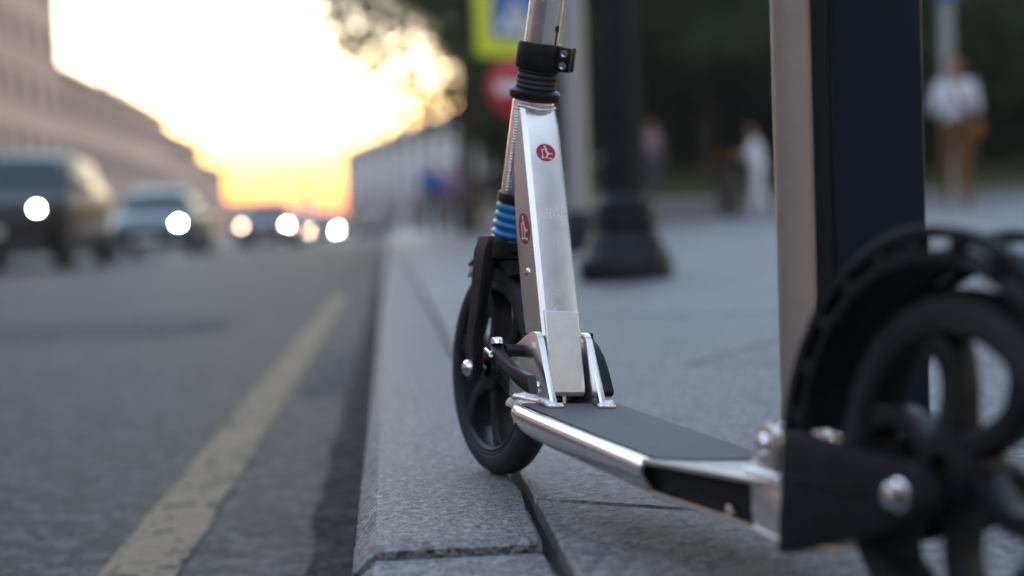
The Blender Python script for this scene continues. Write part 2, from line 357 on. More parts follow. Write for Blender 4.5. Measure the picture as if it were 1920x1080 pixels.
B().lathe([(.0058, -.003), (.0060, .0012), (.0052, .0028), (.002, .0034), (.0004, .0035)], 24, (-.0500, .5845, .1385), (0, .25, 1)).build('lever_nut', 'chrome', lv)
B().tube([(-.058, .590, .130), (-.058, .5835, .1285), (-.0578, .5775, .1262)], .0026, 10).build('lever_spring', 'chrome', lv)
# release pedal on the right side
prof = [(.590, .1475), (.5705, .1487), (.5685, .143), (.556, .137), (.543, .127), (.5335, .116), (.521, .098), (.5225, .094), (.528, .0915), (.5445, .0903), (.558, .105), (.575, .12), (.592, .13)]
B().prism([(.0305, y, z) for y, z in prof], (.0105, 0, 0)).build('release_pedal', 'black_plastic', sc, bevel=.0015)
B().lathe([(.006, 0), (.006, .0036)], 20, (.0272, .577, .131), (1, 0, 0)).build('pedal_spacer', 'chrome', sc)

# deck
TOP = [(.60, .0868), (.545, .0864), (.40, .0778), (.277, .0706), (.195, .0716), (.118, .0724)]
def dz_(y):
    for (a, za), (b, zb_) in zip(TOP, TOP[1:]):
        if y >= b: return za+(zb_-za)*(y-a)/(b-a)
    return TOP[-1][1]
def prof_out(w_, h=.0285, k=0.):
    r = .0095; pts = []
    for i in range(7):
        a = pi/2*i/6; pts.append((w_-r+r*sin(a)*1.0-k, -r+r*cos(a)-k*.6))
    pts += [(w_-.003-k, -h*.55), (w_-.0085-k, -h*.82), (w_-.016-k, -h+k)]
    full = [(-x, z) for x, z in reversed(pts)]+[]   # left bottom .. left top
    return [(-x, z) for x, z in pts[::-1]]+[(x, z) for x, z in pts]
rings_o, rings_i = [], []
for y, w_, h in [(.277, .0565, .028), (.33, .0565, .0283), (.40, .0565, .0285), (.47, .0565, .0288), (.517, .0565, .028), (.536, .0535, .0265), (.55, .047, .024), (.585, .034, .02), (.606, .031, .016)]:
    rings_o.append([(x, y, dz_(y)+z) for x, z in prof_out(w_, h)])
    if y < .48: rings_i.append([(x, y, dz_(y)+z) for x, z in prof_out(w_, h, .0032)])
mb = MB(); n = len(rings_o[0]); mb.loft(rings_o, cap=False); mb.loft(rings_i[::-1], cap=False)
o0 = 0; oi = n*len(rings_o)+n*(len(rings_i)-1)
mb.f += [(j, (j+1) % n, oi+(j+1) % n, oi+j) for j in range(n)]; mb.m += [0]*n
mb.f.append(tuple(n*(len(rings_o)-1)+k for k in range(n))); mb.f.append(tuple(n*len(rings_o)+k for k in range(n))); mb.m += [0, 0]
deck = mb.build('deck', 'alu', sc, smooth=45)
gy = [.530, .50, .45, .40, .35, .31, .285]
mb = MB(); rows = []
for y in gy: rows.append([(x, y, dz_(y)+.0009) for x in (-.0485, -.02, .02, .0485)])
rows.append([(x, yy, dz_(yy)+.0009) for x, yy in ((-.0475, .268), (-.02, .256), (.02, .256), (.0475, .268))])
mb.add([p for r in rows for p in r], [(i*4+j, i*4+j+1, i*4+j+5, i*4+j+4) for i in range(len(rows)-1) for j in range(3)])
mb.build('grip_tape', 'grip', deck, smooth=0)
# tapered tail of the deck, open at the sides
tp = [(-.0555, .277), (-.0265, .150), (-.0265, .121), (.0265, .121), (.0265, .150), (.0555, .277)]
B().loft([[(x, y, dz_(y)-.0003) for x, y in tp], [(x, y, dz_(y)-.0042) for x, y in tp]]).build('deck_tail', 'alu_side', sc, bevel=.0008)
tb = [(-.046, .277), (-.0265, .195), (-.0265, .121), (.0265, .121), (.0265, .195), (.046, .277)]
B().loft([[(x, y, dz_(y)-.024-(.277-y)*.085) for x, y in tb], [(x, y, dz_(y)-.0285-(.277-y)*.085) for x, y in tb]]).build('tail_underside', 'alu_side', sc, bevel=.0008)
ti = [(-.050, .302), (-.0475, .276), (-.022, .172), (.022, .172), (.0475, .276), (.050, .302)]
B().loft([[(x, y, dz_(y)-.0055) for x, y in ti], [(x*.8, y, dz_(y)-.0232-max(0, .277-y)*.08) for x, y in ti]]).build('end_insert', 'slotdark', sc, smooth=0)
B().loft([[(x, y, .0675) for x, y in ((-.0255, .178), (-.0255, .1215), (.0255, .1215), (.0255, .178))], [(x, y, .0352) for x, y in ((-.0255, .172), (-.0255, .1215), (.0255, .1215), (.0255, .172))]]).build('tail_block', 'alu_side', sc, bevel=.001)
B().lathe([(.0045, 0), (.0042, .002), (.002, .003), (.0004, .0031)], 18, (-.028, .197, .0452), (-1, 0, 0)).build('bolt', 'chrome', sc)
# lugs with bolts
for sgn in (-1, 1):
    pr = [(.1664+.0128*cos(a), .0945+.0128*sin(a)) for a in [pi*k/14 for k in range(15)]]+[(.1525, .0735), (.1815, .0735)]
    lug = B().prism([(sgn*.0165, y, z) for y, z in pr], (sgn*.006, 0, 0)).build('lug', 'alu_side', sc, bevel=.0008)
    B().lathe([(.0068, 0), (.0066, .002), (.005, .0045), (.0022, .0055), (.0005, .0056)], 20, (sgn*.0225, .1664, .0938), (sgn, 0, 0)).build('bolt', 'chrome', lug)
    weld('weld_bead', [Vector((sgn*.0235, .148+.0045*i, .0738)) for i in range(9)], .0040)
B().tube([(-.0165, .1664, .0938), (.0165, .1664, .0938)], .005, 14).build('lug_pin', 'chrome', sc)

# rear fork and fender
for sgn in (-1, 1):
    pr = [(.120, .107), (.110, .1085), (.06, .1050), (.0, .1030), (-.016, .096), (-.020, .086), (-.014, .074), (.0, .068), (.05, .0520), (.10, .0375), (.120, .0310)]
    rf = B().prism([(sgn*.027, y, z) for y, z in pr], (sgn*.0135, 0, 0)).build('rear_fork', 'fender', sc, bevel=.003)
    B().prism([(sgn*.0395, y, z) for y, z in ((.105, .082), (.035, .0835), (.035, .0805), (.105, .0785))], (sgn*.0022, 0, 0)).build('fork_rib', 'fender', rf, bevel=.0006)
    B().lathe([(.0085, 0), (.0085, .003), (.0066, .0042), (.0062, .009), (.004, .0105), (.0005, .0108)], 24, (sgn*.0405, -.002, .0862), (sgn, 0, 0)).build('axle_nut', 'chrome', sc)
B().box((0, .1145, .068), (.0535, .010, .050)).build('fork_bridge', 'fender', sc, bevel=.003)
mb = MB(); rings = []
for i in range(49):
    a = radians(4+(172-4)*i/48); R_ = .1165+.007*(max(0, a-1.2)/1.7)**1.2; c_, s_ = cos(a), sin(a)
    sec = [(-.024, R_), (-.0225, R_+.0025), (0, R_+.0055), (.0225, R_+.0025), (.024, R_), (.0215, R_-.0005), (0, R_+.003), (-.0215, R_-.0005)]
    rings.append([(x, r*c_, .1+r*s_) for x, r in sec])
fd = mb.loft(rings).build('rear_fender', 'fender', sc, smooth=40)
def arc_rail(name, x, r0, r1, wd, a0, a1, n=36):
    rings = []
    for i in range(n+1):
        a = radians(a0+(a1-a0)*i/n); g_ = .007*(max(0, a-1.2)/1.7)**1.2
        rings.append([(x+dx, (r+g_)*cos(a), .1+(r+g_)*sin(a)) for dx, r in ((-wd/2, r0), (wd/2, r0), (wd/2, r1), (-wd/2, r1))])
    return MB().loft(rings).build(name, 'fender', fd, bevel=.001, seg=1)
for sgn in (-1, 1):
    arc_rail('fender_rail', sgn*.0275, .1245, .1315, .0095, 2, 165); arc_rail('fender_rail', sgn*.0275, .1110, .1165, .0085, 2, 165)
    for k in range(10):
        a = radians(8+15.5*k); g_ = .007*(max(0, a-1.2)/1.7)**1.2
        B().box((sgn*.0275, (.121+g_)*cos(a), .1+(.121+g_)*sin(a)), (.008, .012, .0085), Matrix.Rotation(a, 3, 'X')).build('fender_rib', 'fender', fd, bevel=.0008, seg=1)

# wheels
def spoke_mesh(kt=1., kw=1.):
    mb = MB(); rings = []
    for i in range(7):
        t = i/6; r = .016+.060*t; hw = .0085-.0015*sin(pi*t)+(.004*(t-.75)/.25 if t > .75 else 0); th = kt*(.0125-.0025*sin(pi*t)); hw *= kw; a = .22*sin(pi*t)
        c_, s_ = cos(a), sin(a); y, z = r*c_, r*s_
        rings.append([(-th, y+hw*s_*.7, z-hw*.7), (th, y+hw*s_*.7, z-hw*.7), (th*.7, y+hw*s_, z-hw), (-th*.7, y+hw*s_, z-hw)][:2]+[(th, y-hw*s_, z+hw), (-th, y-hw*s_, z+hw)])
    return mb.loft(rings)
def make_wheel(c, T, name, k_=1.):
    W = B()
    W.lathe([(.020, -.0155), (.022, -.012), (.022, .012), (.020, .0155), (.009, .0165), (.009, -.0165)], 36, (0, 0, 0), (1, 0, 0), cap=False, loop=True)
    W.lathe([(.0795, -.0135), (.0765, -.0140), (.0735, -.0115), (.0715, 0), (.0735, .0115), (.0765, .0140), (.0795, .0135)], 72, (0, 0, 0), (1, 0, 0), cap=False, loop=True)
    wh = W.build(name, 'rim', sc, smooth=40)
    wh.matrix_local = T @ Matrix.Translation(c) @ Matrix.Diagonal((1, k_, k_, 1))
    ty = []
    for k in range(25):
        a = pi*k/24; ty.append((.0855+.0145*sin(a)**.72, -.0152*cos(a)))
    ty = [(.0785, -.0128), (.0800, -.0148), (.0822, -.0144), (.0832, -.0152)]+ty+[(.0832, .0152), (.0822, .0144), (.0800, .0148), (.0785, .0128)]
    B().lathe(ty, 96, (0, 0, 0), (1, 0, 0), cap=False, loop=True).build('tyre', 'rubber', wh, smooth=40)
    s0 = spoke_mesh(*((.9, 1.1) if k_ == 1 else (1., 1.))).build('spoke', 'rim', wh, smooth=50, bevel=.0015)
    for k in range(1, 6): share(s0, wh, Matrix.Rotation(2*pi*k/6+.2, 4, 'X'))
    s0.matrix_local = Matrix.Rotation(.2, 4, 'X')
    return wh
make_wheel(Vector((0, 0, .1)), Matrix.Identity(4), 'wheel')
make_wheel(Vector((0, WB, .1065)), STEER, 'wheel', 1.065)
# fork (steers)
fk = B(); fk.lathe([(.0215, -.050), (.024, -.046), (.024, -.036), (.020, -.034)], 32, hp(0), U0)
fk.box(hp(-.047)+Vector((0, .001, 0)), (.064, .040, .022))
crown = fk.build('fork_crown', 'black_paint', sc, smooth=40, bevel=.002, T=STEER)
for sgn in (-1, 1):
    pth = [(.0265, hp(-.036), .0155, .007), (.0300, hp(-.050), .0165, .0075), (.0305, hp(-.075), .0150, .0065), (.0305, hp(-.11), .0125, .0055), (.0305, hp(-.145), .0110, .0055), (.0305, Vector((0, WB, .1065)), .0125, .0055), (.0305, Vector((0, WB+.003, .094)), .0085, .004)]
    rings = []
    for x, p, dp, th in pth:
        rings.append([Vector((sgn*x, 0, 0))+p+Vector((a*th, b*dp, 0)) for a, b in ((-1, -.8), (-.6, -1), (.6, -1), (1, -.8), (1, .8), (.6, 1), (-.6, 1), (-1, .8))])
    B().loft(rings).build('fork_leg', 'black_paint', sc, smooth=40, T=STEER)
    B().lathe([(.0082, 0), (.008, .003), (.006, .0058), (.003, .0072), (.0005, .0075)], 22, (sgn*.0355, WB, .1065), (sgn, 0, 0)).build('axle_nut', 'chrome', sc, T=STEER)
B().tube([(-.0375, WB, .1065), (.0375, WB, .1065)], .004, 12).build('axle', 'chrome', sc, T=STEER)
B().prism([(-.0365, hp(-.066).y+.012, hp(-.066).z+.004), (-.0365, hp(-.066).y+.03, hp(-.066).z-.012), (-.0365, hp(-.066).y+.012, hp(-.066).z-.009)], (.004, 0, 0)).build('fork_tab', 'chrome', sc, bevel=.0008, T=STEER)
rings = []
for i in range(21):
    a = radians(68+56*i/20); c_, s_ = cos(a), sin(a)
    rings.append([(x, WB+rr*c_, .1065+rr*s_) for x, rr in ((-.0225, .1085), (-.0225, .1125), (-.012, .1155), (.012, .1155), (.0225, .1125), (.0225, .1085), (.012, .1120), (-.012, .1120))])
B().loft(rings).build('front_mudguard', 'fender', sc, smooth=40, T=STEER)
# bellows
pf = [(.0195, -.037)]
for k in range(4):
    z = -.035+k*.0088; pf += [(.0225, z), (.0247-.0006*k, z+.0022), (.0250-.0006*k, z+.0034), (.0247-.0006*k, z+.0046), (.0215, z+.0068)]
pf += [(.0205, .001)]
B().lathe(pf, 40, hp(0), U0).build('bellows', 'blue', sc, smooth=50, T=STEER)
B().lathe([(.0205, -.0015), (.0228, -.0005), (.0232, .004), (.0226, .008), (.0198, .0095)], 40, hp(0), U0).build('lower_headset_ring', 'black_plastic', sc, T=STEER)
# upper headset, gaiter, clamp, steering column
B().lathe([(.019, .100), (.0215, .1005), (.0243, .1025), (.0252, .1055), (.0246, .109), (.0215, .1115), (.0185, .1125)], 44, hp(0), U0).build('upper_headset_ring', 'black_plastic', sc)
B().lathe([(.0185, .1115), (.0200, .1135), (.0187, .116), (.0198, .118), (.0187, .1205), (.0200, .1235), (.0185, .126), (.0205, .1285), (.0195, .131), (.017, .132)], 44, hp(0), U0).build('rubber_gaiter', 'rubber', sc, T=STEER)
cl = B().lathe([(.0166, .131), (.0222, .131), (.0229, .1325), (.0229, .1545), (.0222, .156), (.0166, .156)], 44, hp(0), U0).build('clamp', 'black_plastic', sc, T=STEER)
e1 = Vector((1, 0, 0)); e2 = U0.cross(e1)
RL = Matrix((e1, e2*1.0, U0)).transposed()
def cp(x, y, s_): return hp(s_)+e1*x+e2*y
CR = Matrix.Rotation(radians(-42), 3, U0)
for q, dx in ((-1, 0), (1, 0)):
    pos = hp(.1437)+CR @ (e1*.0265+e2*(-.0012+q*.0058))
    B().box(pos, (.014, .0075, .0235), CR @ RL).build('clamp_ear', 'black_plastic', cl, bevel=.0015, T=STEER)
for s_ in (.138, .1495):
    pos = hp(s_)+CR @ (e1*.0275+e2*-.010)
    B().lathe([(.0038, 0), (.0038, .0035), (.0025, .0035), (.0022, .002), (.0003, .002)], 16, pos, CR @ -e2).build('clamp_bolt', 'chrome', cl, T=STEER)
    B().tube([hp(s_)+CR @ (e1*.0275+e2*-.010), hp(s_)+CR @ (e1*.0275+e2*.008)], .0022, 10).build('clamp_screw', 'chrome', cl, T=STEER)
st = B().lathe([(.0166, .11), (.0166, .70), (.0168, .705)], 44, hp(0), U0).build('steering_column', 'alu', sc, T=STEER)
# slot and hole at the back right of the column
def surf(ang, s_, r): return hp(s_)+e1*r*sin(ang)-Vector((0, U0.z, -U0.y))*r*cos(ang)
A_ = radians(28)
mb = MB(); mb.loft([[surf(A_+da, s_, rr) for da, rr in ((-.07, .01655), (.07, .01655), (.07, .01672), (-.07, .01672))] for s_ in (.1555, .168)])
mb.loft([[surf(A_+.19*cos(2*pi*k/18), .171+.0034*sin(2*pi*k/18), rr) for k in range(18)] for rr in (.0163, .0168)])
mb.build('column_slot', 'slotdark', st, smooth=0, T=STEER)
B().tube([hp(.70)-e1*.25, hp(.70)+e1*.25], .011, 20).build('handlebar', 'alu', sc, T=STEER)
for sgn in (-1, 1): B().tube([hp(.70)+e1*sgn*.14, hp(.70)+e1*sgn*.252], .0165, 20).build('handle_grip', 'rubber', sc, bevel=.003, T=STEER)

# ------------------------------------------------------------------ posts, lamp, signs
t = tag(empty('pole', (.428, 1.476, pz(.428))), 'light grey round steel pole that the silver scooter leans towards', 'pole')
B().lathe([(.0205, .0), (.0205, 2.6), (.018, 2.606)], 40).build('shaft', 'pole_grey', t)
B().lathe([(.046, 0), (.046, .007), (.028, .012), (.0215, .02)], 32).build('base_flange', 'pole_grey', t)
t = tag(empty('square_column', (.523, 1.515, pz(.52)), radians(-15)), 'wide dark navy square steel column right beside the grey round pole', 'column')
B().box((0.008, 0, 1.25), (.094, .06, 2.5)).build('column_body', 'navy', t, bevel=.003)
B().box((-.0505, -.010, 1.25), (.0225, .026, 2.5)).build('side_channel', 'slotdark', t, bevel=.002)
B().box((0, 0, .004), (.16, .11, .008)).build('base_plate', 'navy', t, bevel=.002)

t = tag(empty('street_lamp', (.879, 5.30, pz(.879))), 'black cast iron lamp post with stepped round base on the pavement', 'street lamp')
B().lathe([(.176, 0), (.180, .012), (.180, .078), (.172, .088), (.160, .096), (.148, .128), (.128, .168), (.114, .19)], 48).build('pedestal', 'castiron', t, smooth=40)
B().lathe([(.112, .188), (.120, .195), (.128, .207), (.130, .22), (.126, .233), (.114, .240), (.112, .25), (.116, .262), (.114, .285), (.098, .30), (.088, .31), (.083, .33)], 48).build('base_ring', 'castiron', t, smooth=40)
rings = []
for z, r in ((.32, .083), (1.2, .080), (3.4, .06)):
    rings.append([(r*(1-.06*(k % 2))*cos(2*pi*k/48), r*(1-.06*(k % 2))*sin(2*pi*k/48), z) for k in range(48)])
B().loft(rings).build('shaft', 'castiron', t, smooth=30)
B().lathe([(.06, 3.39), (.10, 3.42), (.10, 3.46), (.05, 3.5), (.12, 3.56), (.2, 3.9), (.16, 3.95), (.05, 4.1), (.01, 4.2)], 24).build('lantern', 'castiron', t, smooth=40)

t = tag(empty('grey_post', (1.24, 9.3, pz(1.24))), 'pale grey steel post standing behind the black lamp post', 'post')
B().lathe([(.075, .0), (.075, 4.2), (.05, 4.22)], 32).build('shaft', mat('post_paint', (.36, .37, .38), .4, .3, .08), t)
B().lathe([(.10, 0), (.10, .25), (.078, .29)], 32).build('sleeve', 'navy', t)

M['sign_yellow'] = mat('fluorescent_yellow', (.62, .72, .02), .4, 0, .05); M['sign_blue'] = mat('sign_blue', (.03, .12, .42), .4, 0, .05)
M['sign_red'] = mat('sign_red', (.42, .015, .03), .4, 0, .05); M['sign_white'] = mat('sign_white', (.72, .74, .76), .4, 0, .04); M['steel'] = mat('galvanised_steel', (.3, .31, .32), .45, .8, .1)
def rrect(w_, h, r, y, z0, n=6):
    pts = []
    for cx, cz, a0 in ((w_/2-r, h/2-r, 0), (-w_/2+r, h/2-r, 90), (-w_/2+r, -h/2+r, 180), (w_/2-r, -h/2+r, 270)):
        pts += [(cx+r*cos(radians(a0+90*k/n)), y, z0+cz+r*sin(radians(a0+90*k/n))) for k in range(n+1)]
    return pts
t = tag(empty('crossing_sign', (1.50, 16, pz(1.5))), 'blue pedestrian crossing sign with fluorescent yellow border above a round red sign', 'road sign')
B().tube([(0, .045, 0), (0, .045, 3.15)], .03, 16).build('post', 'steel', t)
b = B().prism(rrect(.92, .92, .09, 0, 2.55), (0, .012, 0)).build('sign_board', 'sign_yellow', t, smooth=0)
c = B().prism(rrect(.54, .54, .04, -.006, 2.56), (0, .0045, 0)).build('blue_panel', 'sign_blue', b, smooth=0)
tri = B().prism([(-.21, -.010, 2.35), (.21, -.010, 2.35), (0, -.010, 2.75)], (0, .0035, 0)).build('white_triangle', 'sign_white', b, smooth=0)
fg = MB()
def stick(a, b_, wd): 
    a, b_ = Vector(a), Vector(b_); q = (b_-a).normalized(); nn = Vector((-q.y, q.x))*wd/2
    fg.prism([(p.x, -.0135, p.y) for p in (a+nn, b_+nn, b_-nn, a-nn)], (0, .003, 0))
fg.prism([(.02*cos(2*pi*k/12)-.005, -.0135, 2.625+.02*sin(2*pi*k/12)) for k in range(12)], (0, .003, 0))
stick((0, 2.62), (0, 2.50), .04); stick((0, 2.58), (-.06, 2.52), .014); stick((0, 2.58), (.06, 2.53), .014); stick((0, 2.5), (-.05, 2.44), .02); stick((-.05, 2.44), (-.075, 2.37), .017); stick((0, 2.5), (.04, 2.44), .02); stick((.04, 2.44), (.06, 2.37), .017)
fg.build('walking_figure', 'slotdark', b, smooth=0)
b = B().lathe([(.345, 0), (.35, .002), (.35, .010), (.345, .012)], 48, (0, .006, 1.74), (0, -1, 0)).build('round_sign', 'sign_red', t, smooth=30)
B().box((0, -.0085, 1.74), (.50, .004, .12)).build('white_bar', 'sign_white', b, smooth=0)

t = tag(empty('blue_sign_post', (7.28, 18, pz(7.28))), 'pale grey post with a small blue sign panel at the edge of the park', 'road sign')
B().tube([(0, 0, 0), (0, 0, 3.4)], .075, 20).build('post', mat('pale_post', (.34, .37, .37), .5), t)
b = B().prism(rrect(.34, .62, .03, -.095, 2.98), (0, .012, 0)).build('sign_board', 'sign_blue', t, smooth=0)
B().box((0, -.080, 2.85), (.05, .02, .05)).build('clamp', 'steel', t); B().box((0, -.080, 3.1), (.05, .02, .05)).build('clamp', 'steel', t)

# ------------------------------------------------------------------ park: border wall, lawn, hedges, trees
def lz(x, y):
    j = max(0, (y-30.3)/3.7375); i = (x-3.2)/2.3933
    return .63+.02*j+.42*min(j, 3)+.12*max(0, j-7)
lw = MB(); nx, ny = 30, 24
vv = [(3.2+(75-3.2)*i/nx, 30.0+(120-30.0)*j/ny, lz(3.2+(75-3.2)*i/nx, 30.0+(120-30.0)*j/ny)+float(rng.normal(0, .03))*(i > 0 and j > 0)) for j in range(ny+1) for i in range(nx+1)]
lw.add(vv, [(j*(nx+1)+i, j*(nx+1)+i+1, (j+1)*(nx+1)+i+1, (j+1)*(nx+1)+i) for j in range(ny) for i in range(nx)])
o = lw.build('lawn', 'lawn'); tag(o, kind='structure')
bw = tag(empty('border_wall', (3.1, 30, 0)), 'low grey granite border wall along the edge of the park lawn', 'wall')
k = 0; x = 0
bs = MB().box((0, 0, .34), (1.19, .3, .68)).build('wall_block', 'granite', bw, bevel=.01); bs.location = (.6, 0, 0)
for i in range(1, 22): share(bs, bw, Matrix.Translation((.6+1.2*i, float(rng.normal(0, .004)), float(rng.normal(0, .004)))))
for i in range(0, 24): share(bs, bw, Matrix.Translation((.15, .77+1.2*i, 0)) @ Matrix.Rotation(pi/2, 4, 'Z'))

def leaves(mb_pts, size, seed):
    r = np.random.default_rng(seed); n = len(mb_pts); P = np.array(mb_pts)
    d = r.normal(size=(n, 3)); d /= np.linalg.norm(d, axis=1)[:, None]; e = np.cross(d, r.normal(size=(n, 3))); e /= np.linalg.norm(e, axis=1)[:, None]
    s_ = size*r.uniform(.6, 1.35, (n, 1)); nn = np.cross(d, e)
    V = np.stack([P-d*s_, P+e*s_*.55+nn*s_*.15, P+d*s_, P-e*s_*.55+nn*s_*.15], 1).reshape(-1, 3)
    return V, np.arange(n*4).reshape(-1, 4)
def leaf_obj(name, pts, size, seed, mats, parent):
    V, Fq = leaves(pts, size, seed); me = bpy.data.meshes.new(name); me.from_pydata(V.tolist(), [], Fq.tolist())
    for m_ in mats: me.materials.append(M[m_])
    me.polygons.foreach_set('material_index', rng.choice(len(mats), len(Fq), p=[.6, .3, .1][:len(mats)] if len(mats) == 3 else None).astype(np.int32))
    o = bpy.data.objects.new(name, me); col.objects.link(o); o.parent = parent; return o
def make_tree(seed, h, cr, cz, nleaf, lsize, mats, name='park_tree', trunk_r=.17):
    r = np.random.default_rng(seed); root = empty(name); tb_ = MB()
    p = [Vector((0, 0, -.1)), Vector((r.normal(0, .06), r.normal(0, .06), h*.2)), Vector((r.normal(0, .15), r.normal(0, .15), h*.45)), Vector((r.normal(0, .3), r.normal(0, .3), h*.72)), Vector((r.normal(0, .4), r.normal(0, .4), h*.95))]
    tb_.tube(p, [trunk_r*1.35, trunk_r, trunk_r*.75, trunk_r*.4, .02], 10); tips = []
    for i in range(13):
        t_ = r.uniform(.25, .9); a = r.uniform(0, 2*pi)
        k_ = t_*4; i0 = int(k_); base = p[i0].lerp(p[min(i0+1, 4)], k_-i0)
        ln_ = cr*r.uniform(.5, .95); end = base+Vector((cos(a)*ln_, sin(a)*ln_, ln_*r.uniform(.15, .7)))
        mid = base.lerp(end, .5)+Vector((0, 0, ln_*.1)); tb_.tube([base, mid, end], [trunk_r*.4*(1-t_*.5), trunk_r*.22, .012], 6); tips += [end, mid]
    tb_.build('trunk', 'bark', root, smooth=60)
    pts = []; nc = max(40, nleaf//70); c = []
    while len(c) < nc:
        q = r.uniform(-1, 1, 3); l = np.linalg.norm(q)
        if l > 1 or l < .35: continue
        q = q*np.array([cr, cr, h-cz if q[2] > 0 else (cz-h*.2)]); c.append(q+np.array([0, 0, cz]))
    c += [np.array(t_) for t_ in tips]
    for i in range(nleaf):
        q = c[r.integers(len(c))]; pts.append(q+r.normal(0, 1, 3)*np.array([.42, .42, .3])*cr/4.2)
    leaf_obj('crown', pts, lsize, seed, mats, root); return root
protos = [make_tree(11, 10.5, 4.3, 6.3, 12000, .115, ['leafA', 'leafB', 'leafC']), make_tree(12, 11, 4.6, 6.0, 12000, .12, ['leafB', 'leafA', 'leafC']), make_tree(13, 9, 3.9, 5.0, 11000, .12, ['leafB', 'leafA', 'leafC'])]
TG = 'trees in the park beyond the pavement'
spots = [(0, 2.0, 36, 0, 1.27, 'leafy green tree whose crown overhangs the road beside the crossing sign'), (1, 5.6, 45, 1.2, 1.0, None), (2, 8.6, 38, 2., 1.05, None), (1, 12.2, 41, 3.1, 1.0, None), (0, 15.5, 37, 4., 1., None), (2, 18.5, 42, 5., 1.1, None), (1, 16, 33.2, .5, .9, None), (0, 20.5, 36, 2.5, 1., None),
         (2, 7, 55, 1, 1.3, None), (0, 13, 56, 2, 1.3, None), (1, 19, 54, 3, 1.3, None), (0, 25, 50, 4, 1.3, None), (2, 26, 41, 4.4, 1.2, None), (1, 10.4, 33.0, 2.2, .85, None), (2, 30, 58, 1.4, 1.4, None), (1, 4.3, 41, 2.4, 1.15, None), (2, 9.8, 46, .2, 1.2, None), (0, 11.6, 50, 1.2, 1.2, None), (1, 22.5, 47, 2.2, 1.2, None), (2, 17.2, 49, 3.2, 1.2, None), (0, 34, 50, .4, 1.3, None), (1, 24, 62, 2.4, 1.5, None), (2, 15, 66, 5.4, 1.5, None), (0, 8.5, 68, 3.4, 1.5, None)]
used = set()
for i, (k, x, y, rz, s_, lab) in enumerate(spots):
    o = protos[k] if k not in used else dup(protos[k]); used.add(k)
    o.location = (x, y, lz(x, y)-.05 if i not in (0, 19) else .04); o.rotation_euler = (0, 0, rz); o.scale = (s_,)*3
    tag(o, lab or ('tall loose crowned tree in the park behind the granite wall', 'wide spreading dark tree in the park behind the granite wall', 'smaller round crowned tree in the park behind the granite wall')[k], 'tree', TG)
def make_shrub(seed, rx_, h, n_, mats, ls=.07):
    r = np.random.default_rng(seed); root = empty('shrub'); pts = []; c = []
    while len(c) < 45:
        q = r.uniform(-1, 1, 3)
        if np.linalg.norm(q) < 1: c.append(np.array([q[0]*rx_, q[1]*rx_*.7, h*.5+q[2]*h*.48]))
    for i in range(n_): pts.append(c[r.integers(45)]+r.normal(0, .12, 3))
    mb = MB()
    for i in range(7):
        e = c[i]; mb.tube([(0, 0, -.05), (e[0]*.4, e[1]*.4, e[2]*.5), tuple(e)], [.025, .016, .006], 5)
    mb.build('stem', 'bark', root); leaf_obj('foliage', pts, ls, seed, mats, root); return root
sh = make_shrub(31, 1.5, 2.1, 6000, ['leafB', 'leafA', 'leafC'], .085)
for i, (x, y, s_) in enumerate([(5.0, 39, 1.1), (8.2, 42.5, 1.2), (11.2, 44, 1.2), (14.0, 43, 1.2), (17.2, 39.5, 1.2), (13.9, 36.5, .9), (19.5, 37.5, 1.2), (23, 38, 1.3), (4.9, 48, 1.3), (9.5, 48.5, 1.4), (22.6, 44, 1.6), (15.6, 47.5, 1.5), (12.6, 50, 1.5), (3.9, 43, 1.1)]):
    o = sh if i == 0 else dup(sh); o.location = (x, y, lz(x, y)-.03); o.rotation_euler = (0, 0, i*1.3); o.scale = (s_, s_, s_)
    tag(o, 'dense dark green shrub growing between the park trees', 'shrub', 'shrubs in the park')

